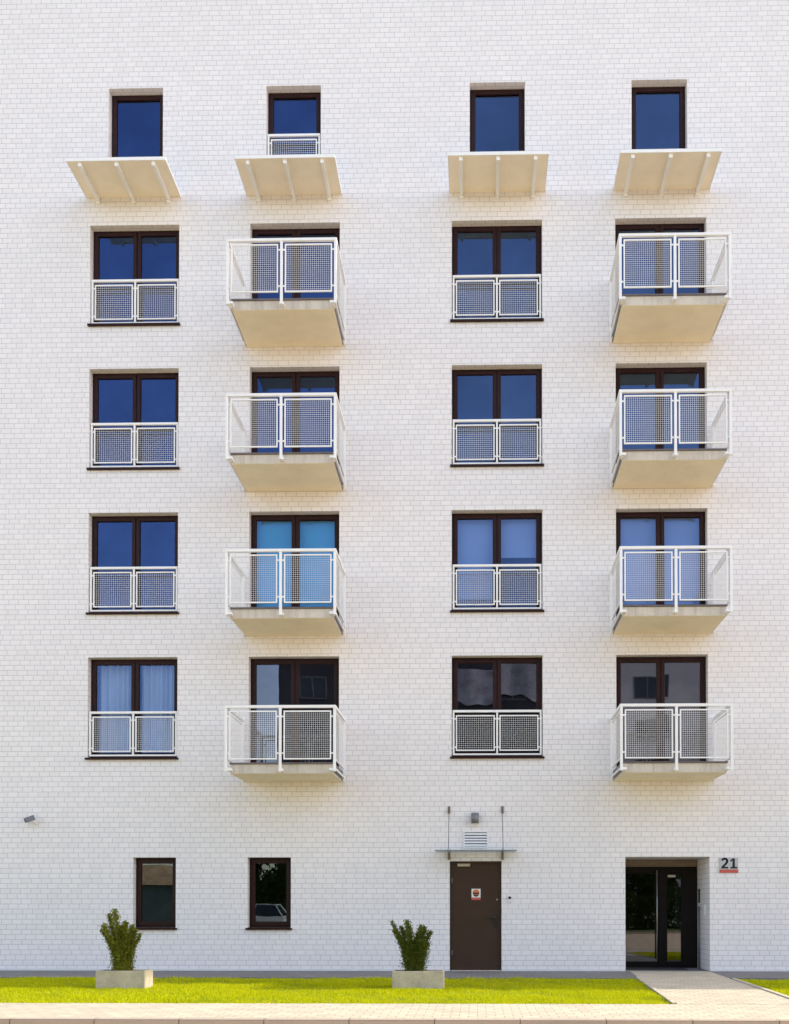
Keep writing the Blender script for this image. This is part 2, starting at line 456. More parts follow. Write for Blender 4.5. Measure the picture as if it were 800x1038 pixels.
# two-leaf windows with french railings
protoW = make_window(1.775, WH, 2); protoR = make_french_railing(1.775)
first = True
for c in 'AC':
    a, b = CW[c]
    for t in TOPS:
        loc = ((a+b)/2, 0, t-WH)
        if first: protoW.location = loc; protoR.location = loc; first = False
        else: copy_tree(protoW, B, loc); copy_tree(protoR, B, loc)
# top floor single windows
protoS = make_window(1.085, 1.85, 1, sill=True)
protoS.location = ((SM[0][0]+SM[0][1])/2, 0, 17.47-1.85)
for i in (2, 3): copy_tree(protoS, B, ((SM[i][0]+SM[i][1])/2, 0, 17.47-1.85))
tallS = make_window(1.08, 1.85, 1, sill=True); tallS.location = (-3.625, 0, 17.47-1.85)
tallS['label'] = 'single window behind a low white railing'
fr = make_french_railing(1.08, 1); fr.location = (-3.625, 0, 17.47-1.85)
# ground floor windows
protoG = make_window(.845, 1.372, 1, True, 'glass_dark'); protoG.location = (-6.321, 0, .84)
copy_tree(protoG, B, (-4.065, 0, .84))
# balcony doors
protoD = make_window(1.775, DH, 2, sill=False)
protoD.name = 'balcony_door'
first = True
for c in 'BD':
    a, b = CW[c]
    for t in TOPS:
        loc = ((a+b)/2, 0, t-DH)
        if first: protoD.location = loc; first = False
        else: copy_tree(protoD, B, loc)
bpy.context.view_layer.update()
low_mesh = {}
for o in list(bpy.data.objects):
    if o.name.startswith('pane'):
        jitter(o, .004)
        wloc = o.parent.location
        row1 = wloc.z < 4.3; row2 = 6.7 < wloc.z < 7.2
        if wloc.z < 1 or o.parent.name.startswith('entrance'): continue
        if row1 and wloc.x > -5: g_ = 'glass_low'                 # first floor: reflection brightened through the glass colour
        elif row1 or (row2 and wloc.x > -5): g_ = 'glass_clear'   # curtains or blinds right behind
        elif wloc.x > -1: g_ = 'glass_light'
        else: continue
        k = (o.data.name, g_)
        if k not in low_mesh:
            d = o.data.copy(); d.materials.clear(); d.materials.append(M[g_]); low_mesh[k] = d
        o.data = low_mesh[k]

# balconies -------------------------------------------------------
def make_balcony():
    """origin: centre of the slab at the wall face, slab underside"""
    W = .945; Dp = 1.178; T = .168
    m = MB(); m.box(-W, W, -Dp, -.001, 0, T)
    root = m.build('balcony', [M['concrete']], B, bevel=.008)
    s = MB(); s.box(-W+.004, W-.004, -Dp+.004, -.004, -.004, -.0005)
    s.build('soffit', M['soffit'], root)
    f = MB()
    f.box(-W-.012, W+.012, -Dp-.02, -.001, T+.001, T+.03)
    f.box(-W-.012, -W-.002, -Dp+.05, -.003, .03, T+.0005); f.box(W+.002, W+.012, -Dp+.05, -.003, .03, T+.0005)
    f.build('floor_flashing', M['flash'], root)
    # railing
    R = 1.018; yf = -Dp-.135; zt = 1.222; t = .048; zb = .015
    r = MB()
    r.box(-R, R, yf-.028, yf+.028, zt-.05, zt)
    for sx in (-1, 1):
        x = sx*(R-.028); r.box(x-.028, x+.028, yf+.028, -.002, zt-.05, zt)
        x = sx*(R-.026); r.box(x-t/2, x+t/2, yf-t/2, yf+t/2, zb, zt-.05)
        r.box(x-t/2, x+t/2, -.075, -.035, zb-.02, zt-.05)
        # brackets to the slab
        x0, x1 = sorted((sx*(W-.05), sx*(R-.05)))
        r.box(x0, x1, yf-.014, -Dp-.001, .03, .075)
        x0, x1 = sorted((sx*(W+.001), sx*(R-.05)))
        r.box(x0, x1, -.095, -.055, .04, .08); r.box(x0, x1, -Dp+.02, -Dp+.06, .04, .08)
        # side bottom rail
        x = sx*(R-.026); r.box(x-.014, x+.014, yf+t/2, -.075, .06, .09)
    r.box(-t/2, t/2, yf-t/2, yf+t/2, zb-.005, zt-.05); r.box(-.04, .04, yf+.024, -Dp-.001, .03, .075)
    zc = (1.126+.232)/2; ph = .89
    for x in (-R+.05, -t/2-.045, t/2, R-.05-.045):
        for z in (zc-.33, zc+.34): r.box(x, x+.045, yf-.009, yf+.009, z-.014, z+.014)
    for sx in (-1, 1):
        x = sx*(R-.026)
        for z in (zc-.33, zc+.34):
            r.box(x-.008, x+.008, yf+t/2, yf+t/2+.05, z-.014, z+.014); r.box(x-.008, x+.008, -.13, -.075, z-.014, z+.014)
    rail = r.build('railing', M['white'], root, bevel=.004)
    pw = R-.05-t/2-.075
    gp = grid_panel(pw, ph, .0375, .0036)
    a = gp.build('mesh_panel', M['white'], root, loc=(-(R-.05+t/2)/2, yf, zc))
    b = a.copy(); col.objects.link(b); b.parent = root; b.location.x *= -1
    sp = grid_panel(1.11, ph, .0375, .0036)
    a = sp.build('side_mesh_panel', M['white'], root, loc=(-(R-.026), (yf-.05)/2, zc)); a.rotation_euler.z = math.pi/2
    b = a.copy(); col.objects.link(b); b.parent = root; b.location.x *= -1
    return root
pb = make_balcony(); first = True
for xc in (-3.587, 3.597):
    for t in TOPS:
        loc = (xc, 0, t-2.462)
        if first: pb.location = loc; first = False
        else: copy_tree(pb, B, loc)

# canopies over the fourth floor windows ---------------------------
def make_canopy():
    W = .93; E = .945
    m = MB(); m.box(-W, W, -E, -.001, 0, .035)
    root = m.build('canopy', M['cream'], B, bevel=.003)
    m = MB(); m.box(-W-.014, W+.014, -E-.014, -E-.0005, -.014, .050); m.box(-W-.014, -W-.0005, -E, -.001, -.010, .048); m.box(W+.0005, W+.014, -E, -.001, -.010, .048)
    m.box(-W-.01, W+.01, -E, -.001, .0355, .0475)
    m.build('fascia', M['white'], root, bevel=.003)
    for x in (-.70, .0, .70):
        r = MB(); r.box(x-.032, x+.032, -E+.03, -.001, -.085, -.001); r.box(x-.038, x+.038, -.04, -.0015, -.14, -.0855)
        r.box(x-.035, x+.035, -E+.018, -E+.0295, -.088, -.0012)
        r.build('rib', M['white'], root, bevel=.004)
    return root
pc = make_canopy(); pc.location = (-6.795, 0, 15.285)
for x in (-3.608, .395, 3.607): copy_tree(pc, B, (x, 0, 15.285))

# service door ------------------------------------------------------
m = MB(); bars_d = MB()
m.box(-.532, -.492, .03, .10, .0, 2.128); m.box(.426, .466, .03, .10, .0, 2.128); m.box(-.492, .426, .03, .10, 2.088, 2.128)
m.box(-.492, .426, .045, .095, .012, 2.087)
dr = m.build('service_door', M['door'], B, bevel=.003)
h = MB(); h.box(.33, .385, .030, .044, .84, 1.08); h.tube((.355,.030,1.04), (.355,-.02,1.04), .014); h.tube((.365,-.02,1.04), (.215,-.02,1.035), .015); h.tube((.355,.033,.91),(.355,.03,.91),.012)
h.build('handle', M['black'], dr)
h = MB(); h.tube((.385,.044,1.385), (.385,.03,1.385), .016); h.build('lock', M['steel'], dr)
h = MB(); h.box(-.385, -.14, .015, .0445, 2.03, 2.085); h.build('door_closer', plain('closer_beige', (.42,.36,.25), .5, .05, 9), dr, bevel=.004)
h = MB(); h.box(-.53, .465, -.02, .13, -.03, .010); h.build('threshold', M['concrete'], dr)
for z in (.35, 1.75):
    h = MB(); h.tube((-.49,.028,z-.05), (-.49,.028,z+.05), .009); h.build('hinge', M['flash'], dr)
# the opening behind the door is closed with the door itself; sticker on the door is a thing of its own
st = empty('warning_sign', (-.025, .0405, 1.49))
tag(st, 'small white and red warning sticker with round dark pictogram on brown door', 'sign')
h = MB(); h.box(-.088, .088, 0, .004, -.065, .105); h.build('sign_plate', M['signwhite'], st)
h = MB(); h.box(-.088, .088, -.001, .004, -.112, -.066); h.build('sign_strip', M['red'], st)
h = MB()
n = 24; h.poly([(.062*math.cos(i*math.tau/n), -.002, .02+.068*math.sin(i*math.tau/n)) for i in range(n)])
h.build('pictogram', M['black'], st)
h = MB(); h.poly([(.066*math.cos(i*math.pi/12), -.004, .032+.062*math.sin(i*math.pi/12)) for i in range(13)])
h.box(-.045, .045, -.0035, -.0022, -.012, .002)
h.build('pictogram_top', M['signorange'], st)

# entrance ----------------------------------------------------------
ex0, ex1, ey = 2.871, 4.50, 1.08
m = MB()
m.box(ex0+.002, ex1-.002, ey-.04, ey+.04, 2.07, 2.214)
en = m.build('entrance_door', plain('transom_brown', (.20,.15,.10), .6, .1, 6), B)
m = MB()
zt = 2.068
def fr_(a, b, z0, z1, y0=ey-.035, y1=ey+.035): m.box(a, b, y0, y1, z0, z1)
fr_(ex0+.003, ex0+.05, .01, zt); fr_(3.685, 3.70, .01, zt); fr_(3.703, 3.88, .01, zt, ey-.045); fr_(4.17, ex1-.25+.245, .01, zt)
fr_(ex0+.05, 3.685, 1.93, zt); fr_(3.88, 4.17, 1.93, zt); fr_(ex0+.05, 3.685, .01, .13); fr_(3.88, 4.17, .01, .13)
m.build('door_frame', M['darkframe'], en, bevel=.004)
for a, b in ((ex0+.05, 3.685), (3.88, 4.17)):
    m = MB(); m.quad((a, ey, .13), (b, ey, .13), (b, ey, 1.93), (a, ey, 1.93)); m.build('pane', M['doorglass'], en)
m = MB(); m.tube((3.665, ey-.095, .18), (3.665, ey-.095, 2.0), .013)
for z in (.3, 1.1, 1.9): m.tube((3.665, ey-.095, z), (3.69, ey-.036, z), .008)
m.build('pull_handle', M['steel'], en)
m = MB(); m.box(3.895, 4.05, ey-.05, ey-.037, 1.85, 1.90); m.build('door_plate', M['steel'], en)
m = MB(); m.box(4.052, 4.16, ey+.002, ey+.012, .14, 1.92); m.build('frosted_strip', plain('teal_film', (.09,.16,.20), .3, .1, 4), en)
m = MB(); m.box(ex0+.02, ex1-.35, .30, ey-.06, .0035, .014); tag(m.build('doormat', plain('mat_rubber', (.025,.025,.025), .95, .3, 30, bump=.8)), 'dark rubber mat on the floor in front of the glass entrance', 'doormat')
m = MB(); m.quad((ex0, .0, .0025), (ex1, .0, .0025), (ex1, ey+.2, .0025), (ex0, ey+.2, .0025)); m.build('entrance_floor', M['pavers_grey'], B)
ic = empty('intercom', (ex1-.001, .86, 1.47)); tag(ic, 'black narrow intercom panel on side wall of the entrance recess', 'intercom')
m = MB(); m.box(-.02, 0, -.05, .05, -.14, .14); m.build('panel', M['black'], ic, bevel=.004)
m = MB()
for k in range(4): m.box(-.024, -.0205, -.03, .03, -.10+k*.05, -.075+k*.05)
m.build('buttons', M['steel'], ic)
pp = MB(); pp.tube((ex1-.03, .80, .01), (ex1-.03, .80, 1.26), .018); pp.box(ex1-.05, ex1-.002, .785, .815, 1.20, 1.23); pp.box(ex1-.05, ex1-.002, .785, .815, .3, .33)
tag(pp.build('downpipe', M['lampgrey']), 'thin grey pipe running up the right side wall of the entrance', 'pipe')
mb = empty('meter_box', (ex1-.001, .45, 1.18)); tag(mb, 'small pale box low on right side wall of the entrance recess', 'box')
m = MB(); m.box(-.018, 0, -.09, .09, -.1, .1); m.build('cover', M['grille'], mb, bevel=.004)
m = MB(); m.tube((-.024,.05,0), (-.018,.05,0), .012); m.build('knob', M['lampgrey'], mb)

# glass canopy above the service door --------------------------------
cz = 2.31; cx = -.03
m = MB(); m.box(cx-.78, cx+.78, -.50, -.02, cz, cz+.010)
cn = m.build('glass_canopy', M['canopyglass'], B)
m = MB(); m.box(cx-.781, cx+.781, -.504, -.501, cz-.001, cz+.011); m.build('glass_edge', plain('glass_edge_grey', (.17,.20,.19), .3, .05, 9), cn)
for x in (cx-.52, cx+.52):
    r = MB(); r.tube((x, -.03, 3.13), (x, -.44, cz+.03), .008); r.build('tie_rod', M['lampgrey'], cn)
    r = MB(); r.box(x-.022, x+.022, -.035, -.001, 3.06, 3.20); r.tube((x,-.05,3.13),(x,-.034,3.13),.02); r.build('anchor', M['brass'], cn, bevel=.004)
    r = MB(); r.tube((x, -.44, cz-.02), (x, -.44, cz+.04), .02); r.build('clamp', M['steel'], cn)
    r = MB(); r.box(x-.024, x+.024, -.06, -.001, cz-.15, cz-.002); r.build('wall_bracket', M['brass'], cn, bevel=.01)

# small things fixed on the wall --------------------------------------
lp = empty('wall_lamp', (-.045, -.001, 2.96)); tag(lp, 'grey cylindrical wall lamp above the white vent grille', 'lamp')
m = MB(); m.tube((0,-.10,-.10), (0,-.10,.10), .076, n=28); m.build('lamp_body', M['lampgrey'], lp)
m = MB(); m.box(-.03, .03, -.04, 0, -.04, .04); m.build('mount', M['lampgrey'], lp)
m = MB(); m.tube((0,-.10,-.104), (0,-.10,-.1), .06, n=24); m.build('lens', M['signwhite'], lp)

vg = empty('vent_grille', (-.03, -.001, 2.555)); tag(vg, 'white slatted vent grille on brick wall above the brown door', 'vent')
m = MB(); bars(m, -.245, .245, -.165, .165, .028, -.022, 0); m.build('frame', M['grille'], vg, bevel=.003)
m = MB(); m.box(-.217, .217, -.004, -.001, -.137, .137); m.build('backing', M['slot'], vg)
for k in range(5):
    z = -.108+k*.054
    m = MB(); m.poly([(-.217,-.022,z-.020),(.217,-.022,z-.020),(.217,-.005,z+.016),(-.217,-.005,z+.016)]); m.build('slat', M['grille'], vg)

cc = empty('security_camera', (-8.70, -.001, 2.93)); tag(cc, 'small dark security camera on white bracket at left end of wall', 'camera')
m = MB(); m.tube((.03,0,-.03), (.03,-.02,-.03), .05, n=20); m.tube((.03,-.02,-.03), (-.0,-.12,.0), .016); m.build('bracket', M['grille'], cc)
m = MB(); m.box(-.11, .07, -.04, .04, -.035, .035); m.box(-.125, .075, -.045, .045, .036, .045)
m.xf(Matrix.Translation((-.0,-.14,.03)) @ Matrix.Rotation(-.45, 4, 'Y') @ Matrix.Rotation(.35, 4, 'Z'))
m.build('housing', M['lampgrey'], cc, bevel=.005)
m = MB(); m.tube((-.125,0,0), (-.105,0,0), .032, n=16); m.tube((-.127,0,0), (-.118,0,0), .02, n=16)
m.xf(Matrix.Translation((-.0,-.14,.03)) @ Matrix.Rotation(-.45, 4, 'Y') @ Matrix.Rotation(.35, 4, 'Z')); m.build('lens', M['black'], cc)

db = empty('doorbell', (.63, -.001, 1.39)); tag(db, 'tiny white doorbell with black sensor right of the brown door', 'doorbell')
m = MB(); m.box(-.032, .032, -.03, 0, -.05, .008); m.build('case', M['grille'], db, bevel=.004)
m = MB(); m.tube((0,-.045,.03), (0,0,.03), .026, n=16); m.build('sensor', M['black'], db)

sg = empty('house_number_sign', (4.865, -.001, 2.07)); tag(sg, 'grey house number plate reading 21 with red strip by the entrance', 'sign')
m = MB(); m.box(-.18, .18, -.02, 0, -.105, .125); m.build('plate', M['plate'], sg, bevel=.003)
m = MB(); m.box(-.18, .18, -.022, 0, -.165, -.107); m.build('strip', M['red'], sg, bevel=.002)
def digit_two(m, ox, oz, sc):
    """bold 2 drawn as a thick stroke"""
    pts = []
    for k in range(15):
        a = math.radians(165 - k*15.5); pts.append((.5+.36*math.cos(a), 1.04+.34*math.sin(a)))
    pts += [(.66,.66),(.45,.44),(.22,.24),(.14,.12)]
    t = .14
    for (x0,z0),(x1,z1) in zip(pts[:-1], pts[1:]):
        dx, dz = x1-x0, z1-z0; l = math.hypot(dx,dz); nx, nz = -dz/l*t, dx/l*t
        m.poly([(ox+(x0-nx)*sc, 0, oz+(z0-nz)*sc), (ox+(x1-nx-0)*sc, 0, oz+(z1-nz)*sc), (ox+(x1+nx)*sc, 0, oz+(z1+nz)*sc), (ox+(x0+nx)*sc, 0, oz+(z0+nz)*sc)])
        m.poly([(ox+(x1+t*math.cos(q*math.tau/12))*sc, -.0004, oz+(z1+t*math.sin(q*math.tau/12))*sc) for q in range(12)] if z1 > .3 else [(ox+(x1-.02)*sc,-.0004,oz+z1*sc),(ox+(x1+.02)*sc,-.0004,oz+z1*sc),(ox+x1*sc,-.0004,oz+(z1+.02)*sc)])
    m.poly([(ox+.02*sc,-.0008,oz), (ox+.98*sc,-.0008,oz), (ox+.98*sc,-.0008,oz+.24*sc), (ox+.02*sc,-.0008,oz+.24*sc)])
m = MB(); digit_two(m, -.150, -.085, .138)
m.build('digit_two', M['black'], sg, loc=(0,-.023,0))
m = MB()
m.poly([(.056,0,-.070),(.094,0,-.070),(.094,0,.090),(.056,0,.090)]); m.poly([(.0622,-.0004,.0898),(.0622,-.0004,.056),(.022,-.0004,.034),(.022,-.0004,.064)])
m.poly([(.022,-.0008,-.070),(.132,-.0008,-.070),(.132,-.0008,-.045),(.022,-.0008,-.045)])
m.xf(Matrix.Scale(1.22, 4)); m.build('digit_one', M['black'], sg, loc=(0,-.023,0))

# curtains and blinds behind panes -------------------------------------
def curtain(name, x0, x1, z0, z1, y, amp, mat, label, cat, seed=0, folds=9):
    m = MB(); r = random.Random(seed); n = 90
    pts = []
    for i in range(n+1):
        u = i/n
        pts.append((x0+(x1-x0)*u, y + amp*math.sin(u*folds*math.tau + 1.5*math.sin(u*7+seed)) + amp*.4*math.sin(u*31+seed)))
    for i in range(n):
        (a, ya), (b, yb) = pts[i], pts[i+1]
        m.quad((a,ya,z0),(b,yb,z0),(b,yb,z1),(a,ya,z1)); m.sm[-1] = True
    o = m.build(name, mat); tag(o, label, cat); return o
curtain('curtain', -7.58, -6.80, 4.22, 6.07, .36, .035, M['sheer'], 'sheer pale curtain in left leaf of the lowest balustraded window at far left', 'curtain', 1, 6)
curtain('curtain', -6.72, -5.95, 4.22, 6.07, .36, .035, M['sheer'], 'sheer pale curtain in right leaf of the lowest balustraded window at far left', 'curtain', 2, 7)
curtain('roller_blind', -4.40, -2.78, 6.86, 8.93, .30, .0, M['blindcyan'], 'bright blue drawn blind behind balcony door second from the left, second floor up', 'blind')
curtain('roller_blind', -.42, .36, 7.35, 8.93, .30, .0, M['blind'], 'pale blind drawn far down in left leaf of the third column window', 'blind')
curtain('roller_blind', .42, 1.20, 8.17, 8.93, .30, .0, M['blind'], 'pale blind drawn halfway in right leaf of the third column window', 'blind')
curtain('roller_blind', 2.78, 3.56, 6.86, 8.93, .30, .0, M['blind'], 'pale drawn blind in left leaf of rightmost second floor balcony door', 'blind')
curtain('roller_blind', 3.62, 4.40, 6.86, 8.93, .30, .0, M['blind'], 'pale drawn blind in right leaf of rightmost second floor balcony door', 'blind')

# ------------------------------------------------------------------ planters with yews
def planter(x0, x1, label, seed):
    cx = (x0+x1)/2; w = (x1-x0)/2; yc = -3.975; d = .19
    root = empty('planter', (cx, yc, 0)); tag(root, label, 'planter', 'concrete planters on the lawn')
    m = MB(); t = .045; H = .255
    m.box(-w, w, -d, -d+t, -.03, H); m.box(-w, w, d-t, d, -.03, H); m.box(-w, -w+t, -d+t, d-t, -.03, H); m.box(w-t, w, -d+t, d-t, -.03, H)
    m.build('trough', M['planter'], root, bevel=.008)
    m = MB(); m.box(-w+t, w-t, -d+t, d-t, 0, H-.035); m.build('soil', M['soil'], root)
planter(-5.82, -5.06, 'concrete planter with sunlit right side at the left of the lawn', 1)
planter(-1.29, -.51, 'concrete planter on the lawn left of the brown door', 2)

def yew(loc, shoots, label, seed, mat='leaf'):
    """upright shoots, each thickly set with short needles-like leaves"""
    r = random.Random(seed)
    root = empty('yew_shrub', loc); tag(root, label, 'shrub', 'yew shrubs in the planters')
    s = MB(); lf = MB()
    for (bx, tx, tz, fat) in shoots:
        ty = r.uniform(-.14, .14); by = r.uniform(-.05, .05)
        p0 = Vector((bx*.4, by, 0)); p1 = Vector((bx, by, .18)); p2 = Vector((tx, ty, tz))
        prev = p0; K = 14
        for i in range(1, K+1):
            u = i/K
            q = p0*(1-u)**2 + p1*2*u*(1-u) + p2*u*u + Vector((math.sin(u*6+tx*30)*.012, 0, 0))
            s.tube(prev, q, .012*(1-u*.8), .012*(1-(u+.05)*.8)+.001, 5, cap=False)
            d = (q-prev).normalized()
            # short side twigs with leaves
            if u > .10:
                nl = int(165*fat)
                for k in range(nl):
                    base = prev.lerp(q, r.random())
                    a = r.uniform(0, math.tau); rad = abs(r.gauss(0, 1))*.046*fat*(1.1-.55*u**2.2)
                    ortho = Vector((math.cos(a), math.sin(a), 0))
                    c = base + ortho*rad + Vector((0,0,r.uniform(-.01,.03)))
                    out = (ortho*r.uniform(.25,.9) + d*r.uniform(.5,1.2)).normalized()
                    side = out.cross(Vector((r.uniform(-1,1),r.uniform(-1,1),r.uniform(-1,1)))).normalized()
                    ln = r.uniform(.018,.038); w = r.uniform(.005,.009)
                    lf.poly([tuple(c-side*w), tuple(c+out*ln*.5-side*w*1.2), tuple(c+out*ln), tuple(c+out*ln*.5+side*w*1.2)])
            prev = q
    s.build('stem', M['bark'], root); lf.build('foliage', M[mat], root)
yew((-5.47, -3.97, .2), [(-.02,-.30,.66,.9),(-.03,-.22,.90,1.0),(-.02,-.245,.74,1),(-.03,-.13,.97,1.15),(.0,-.12,.70,1.2),(.02,-.02,.72,1.2),(.03,.04,.78,1.1),(.03,.08,.60,1.1),(.04,.14,.72,.9),(.05,.2,.66,.8),(.05,.27,.60,.65),(0,-.05,.5,1.3),(.03,.1,.42,1.2),(-.03,-.16,.45,1.1)],
    'green yew shrub with a tall left shoot in the left planter by the small window', 3)
yew((-.97, -3.97, .2), [(-.06,-.36,.80,.6),(-.05,-.28,.66,.95),(-.04,-.20,.70,.9),(-.03,-.12,.80,1.0),(-.02,-.07,.72,1.1),(.02,.06,.62,1.0),(.03,.10,.72,1.0),(.05,.17,.70,.95),(.06,.24,.64,.9),(.06,.20,.45,1.2),(0,.0,.42,1.3),(-.04,-.14,.42,1.2),(.05,.12,.50,1.2)],
    'dark green yew shrub forking in two in the planter beside the brown door', 5, 'leafdark')

# ------------------------------------------------------------------ across the road (seen only mirrored in the panes)
ob = empty('opposite_block', (16,-48,0)); tag(ob, 'grey plastered apartment block across the road mirrored in the first floor panes', 'building')
m = MB(); m.box(-10.3, 19.3, -12, 0, 0, 18.6); m.build('wall', plain('grey_plaster', (.62,.60,.60), .85, .06, .5), ob)
m = MB(); m.box(-10.6, 19.6, -12.3, .3, 18.602, 18.95); m.build('roof', M['flash'], ob)
wp = None
for i in range(7):
    for j in range(6):
        loc = (-8+i*4.2, .0, 1.2+j*2.9)
        if wp is None:
            m = MB(); bars(m, -.9, .9, 0, 1.6, .08, .001, .05); m.box(-.04,.04,.001,.045,.08,1.52)
            wp = m.build('window', M['flash'], ob, loc=loc)
            m = MB(); m.quad((.82,.02,.08),(-.82,.02,.08),(-.82,.02,1.52),(.82,.02,1.52)); m.build('pane', plain('far_glass', (.03,.04,.05), .1, .1, 1), wp)
        else: copy_tree(wp, ob, loc)

db2 = empty('dark_block', (-4.2,-48,0)); tag(db2, 'dark grey apartment block with pale banner mirrored in the lowest balustraded panes', 'building')
m = MB(); m.box(-9.6, 9.6, -12, 0, 0, 19.2); m.build('wall', plain('dark_plaster', (.055,.055,.065), .85, .2, .5), db2)
m = MB(); m.box(-9.8, 9.8, -12.3, .3, 19.202, 19.5); m.build('roof', M['flash'], db2)
wq = wp
for i in range(4):
    for j in range(6):
        c_ = copy_tree(wp, db2, (-7.2+i*4.6, .0, 1.2+j*2.9))
m = MB(); nb = 40
for i in range(nb):
    a_, b_ = -4+i*8/nb, -4+(i+1)*8/nb
    fz = lambda q: .25*math.sin(q*1.4)+.1*math.sin(q*4.1)
    fy = lambda q: .12+.06*math.sin(q*3.3)
    m.quad((a_,fy(a_),-1.2+fz(a_)),(b_,fy(b_),-1.2+fz(b_)),(b_,fy(b_+.4)+.05,1.2+fz(b_)*.3),(a_,fy(a_+.4)+.05,1.2+fz(a_)*.3)); m.sm[-1]=True
bn = m.build('banner', plain('banner_cloth', (.36,.36,.40), .8, .35, 1.2), loc=(1.2,-47.85,17.0)); tag(bn, 'pale crumpled banner hanging high on the dark block across the road', 'banner')

def tree(loc, h, r0, n, label, seed, slim=.5):
    r = random.Random(seed)
    root = empty('street_tree', loc); tag(root, label, 'tree', 'trees across the road')
    m = MB(); m.tube((0,0,0), (0,0,h*.75), .18, .05, 9)
    tips = []
    for i in range(16):
        a = r.uniform(0, math.tau); z = h*r.uniform(.25, .75); q = (math.cos(a)*r0*.7*r.uniform(.5,1), math.sin(a)*r0*.7*r.uniform(.5,1), z+h*.12)
        m.tube((0,0,z), q, .05, .015, 6); tips.append(q)
    m.build('trunk', M['bark'], root)
    l = MB(); cl = []
    for i in range(46):
        u = r.uniform(.14, 1); rr = r0*math.sqrt(max(.02, 1-((u-.5)/.55)**2))*r.uniform(.3,1); a = r.uniform(0, math.tau)
        cl.append((math.cos(a)*rr, math.sin(a)*rr, u*h, r0*r.uniform(.22,.4)))
    for i in range(n):
        c = r.choice(cl); v = Vector((r.gauss(0,1), r.gauss(0,1), r.gauss(0,1))).normalized()*c[3]*r.uniform(.6,1)
        p = Vector(c[:3])+v; t = Vector((r.uniform(-1,1), r.uniform(-1,1), r.uniform(-1,1))).normalized(); b = t.orthogonal().normalized()*.09; t = t*.13
        l.poly([tuple(p-t), tuple(p-b), tuple(p+t), tuple(p+b)])
    l.build('crown', M['treeleaf'], root)
tree((-13.4,-40,0), 8.5, 3.0, 9000, 'broad green tree nearest the white car across the road', 11)
tree((10.6,-42,0), 9.5, 3.6, 12000, 'tall spreading tree across the road facing the entrance', 12)
tree((17,-42,0), 8.0, 3.0, 5000, 'rounded green tree at the right across the road', 13)

hd = MB(); rr_ = random.Random(21)
for i in range(9000):
    x = rr_.uniform(4, 22); z = rr_.uniform(0, 2.3+.3*math.sin(x*1.7)); y = -38.5+rr_.uniform(-.6,.6)
    t = Vector((rr_.uniform(-1,1), rr_.uniform(-1,1), rr_.uniform(-1,1))).normalized(); b = t.orthogonal().normalized()*.08; t = t*.12; p = Vector((x,y,z))
    hd.poly([tuple(p-t), tuple(p-b), tuple(p+t), tuple(p+b)])
tag(hd.build('hedge', M['treeleaf']), 'dark clipped hedge across the road facing the glass entrance', 'hedge')
hs = empty('garage_house', (-23.0,-46,0)); tag(hs, 'low house with orange tiled gable roof mirrored in the left ground window', 'house')
m = MB(); m.box(-3, 3, -5, 0, 0, 2.94); m.build('wall', plain('house_siding', (.22,.24,.22), .8, .1, 1), hs)
m = MB(); m.poly([(-3.2,.4,2.95),(3.2,.4,2.95),(.9,-1.5,4.35),(-.9,-1.5,4.35)]); m.poly([(3.2,-5.4,2.95),(-3.2,-5.4,2.95),(-.9,-3.5,4.35),(.9,-3.5,4.35)])
m.poly([(3.2,.4,2.95),(3.2,-5.4,2.95),(.9,-3.5,4.35),(.9,-1.5,4.35)]); m.poly([(-3.2,-5.4,2.95),(-3.2,.4,2.95),(-.9,-1.5,4.35),(-.9,-3.5,4.35)]); m.poly([(-.9,-1.5,4.35),(.9,-1.5,4.35),(.9,-3.5,4.35),(-.9,-3.5,4.35)])
m.build('roof', plain('orange_tiles', (.60,.36,.20), .8, .35, 1.6), hs)

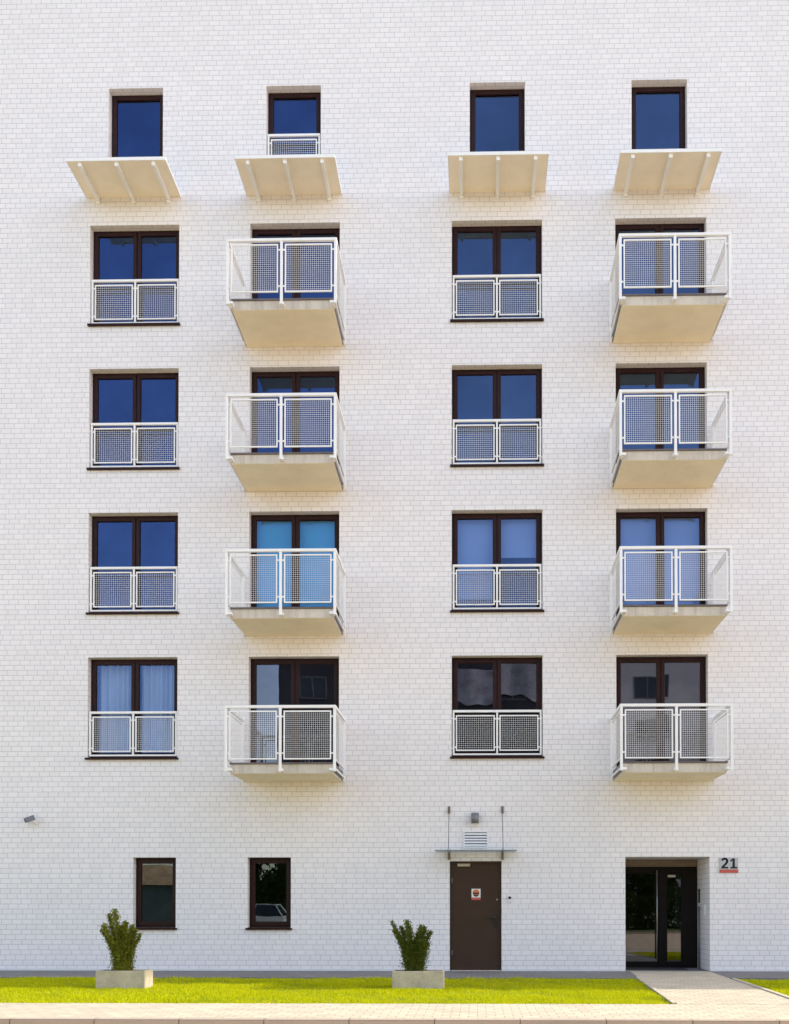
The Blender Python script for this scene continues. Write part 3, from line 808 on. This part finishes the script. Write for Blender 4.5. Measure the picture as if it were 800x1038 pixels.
# parked car
def car(loc, rz):
    root = empty('parked_car', loc, rz); tag(root, 'white hatchback parked across the road mirrored in the small ground window', 'car')
    paint = plain('car_white', (.7,.7,.7), .25, .02, 1)
    # cross sections along x: (x, zlow, zshoulder, half width)
    sec = [(-2.1,.35,.62,.70),(-2.0,.25,.80,.80),(-1.2,.22,.90,.86),(0,.22,.92,.87),(1.1,.22,.90,.86),(1.9,.25,.86,.82),(2.1,.38,.74,.72)]
    m = MB(); rings = []
    for x, z0, z1, w in sec:
        rings.append([(x,-w*.92,z0),(x,-w,(z0+z1)/2),(x,-w*.93,z1),(x,0,z1+.03),(x,w*.93,z1),(x,w,(z0+z1)/2),(x,w*.92,z0)])
    for a, b in zip(rings[:-1], rings[1:]):
        for i in range(7):
            j = (i+1) % 7; m.quad(a[i], b[i], b[j], a[j]); m.sm[-1] = True
    m.poly(rings[0]); m.poly(list(reversed(rings[-1]))); m.build('body', paint, root)
    m = MB(); lo = [(-1.15,.79),(1.85,.79)]; 
    A = [(-1.2,-.78,.9),(1.85,-.76,.88),(1.85,.76,.88),(-1.2,.78,.9)]; C = [(-.35,-.58,1.40),(1.45,-.58,1.40),(1.45,.58,1.40),(-.35,.58,1.40)]
    for i in range(4): j = (i+1) % 4; m.quad(A[i], A[j], C[j], C[i])
    m.build('cabin_glass', plain('car_glass', (.03,.035,.04), .1, .1, 1), root)
    m = MB(); m.box(-.40, 1.5, -.60, .60, 1.402, 1.45)
    for i in range(4): m.tube(A[i], C[i], .035)
    for s in (-1,1): m.tube((.45,s*.79,.9),(.50,s*.6,1.4),.035)
    m.build('roof', paint, root)
    for x in (-1.3, 1.3):
        for s in (-1, 1):
            m = MB(); m.tube((x, s*.68, .31), (x, s*.88, .31), .31, n=24); w = m.build('wheel', M['black'], root)
            m = MB(); m.tube((x, s*.86, .31), (x, s*.89, .31), .19, n=18); m.build('rim', M['steel'], w)
    for s in (-1, 1):
        m = MB(); m.tube((-2.08, s*.55, .68), (-2.0, s*.55, .70), .10, n=14); m.build('headlight', M['signwhite'], root)
car((-10.8,-26.5,-.125), .03)

# ------------------------------------------------------------------ light
SUN_EL, SUN_AZ = math.radians(40), math.radians(90-7.35)     # azimuth clockwise from +Y
w = bpy.data.worlds.new('World'); scene.world = w; w.use_nodes = True
nt = w.node_tree; nt.nodes.clear()
sky = nt.nodes.new('ShaderNodeTexSky'); sky.sky_type = 'NISHITA'; sky.sun_disc = False
sky.sun_elevation = SUN_EL; sky.sun_rotation = SUN_AZ; sky.air_density = 1.0; sky.dust_density = 1.2; sky.ozone_density = 1.0
bg = nt.nodes.new('ShaderNodeBackground'); bg.inputs[1].default_value = .52
tint = nt.nodes.new('ShaderNodeMix'); tint.data_type = 'RGBA'; tint.blend_type = 'MULTIPLY'; tint.inputs[0].default_value = 1
tint.inputs[7].default_value = (1.0, .86, .75, 1)
wo = nt.nodes.new('ShaderNodeOutputWorld')
nt.links.new(sky.outputs[0], tint.inputs[6]); nt.links.new(tint.outputs[2], bg.inputs[0]); nt.links.new(bg.outputs[0], wo.inputs[0])
ld = bpy.data.lights.new('sun', 'SUN'); ld.energy = 5.0; ld.angle = math.radians(.53); ld.color = (1, .93, .80)
so = bpy.data.objects.new('sun', ld); col.objects.link(so)
sd = Vector((math.sin(SUN_AZ)*math.cos(SUN_EL), math.cos(SUN_AZ)*math.cos(SUN_EL), math.sin(SUN_EL)))
so.rotation_euler = sd.to_track_quat('Z', 'Y').to_euler(); so.location = (20, 5, 30)

# ------------------------------------------------------------------ camera
cd = bpy.data.cameras.new('camera'); cam = bpy.data.objects.new('camera', cd); col.objects.link(cam); scene.camera = cam
cd.sensor_fit = 'HORIZONTAL'; cd.sensor_width = 36; cd.lens = 36*980/800
cd.shift_x = -(465.06-400)/800; cd.shift_y = (908.5-519)/800
cd.clip_end = 1500
cam.location = (0, -18.8, 1.181)
yaw, pitch, roll = -.0193, .0144, 0
cam.rotation_euler = (math.pi/2+pitch, 0, -yaw)

scene.view_settings.view_transform = 'Standard'; scene.view_settings.look = 'None'; scene.view_settings.exposure = 0
scene.cycles.max_bounces = 10; scene.cycles.transparent_max_bounces = 16; scene.cycles.diffuse_bounces = 5
scene.cycles.use_denoising = True
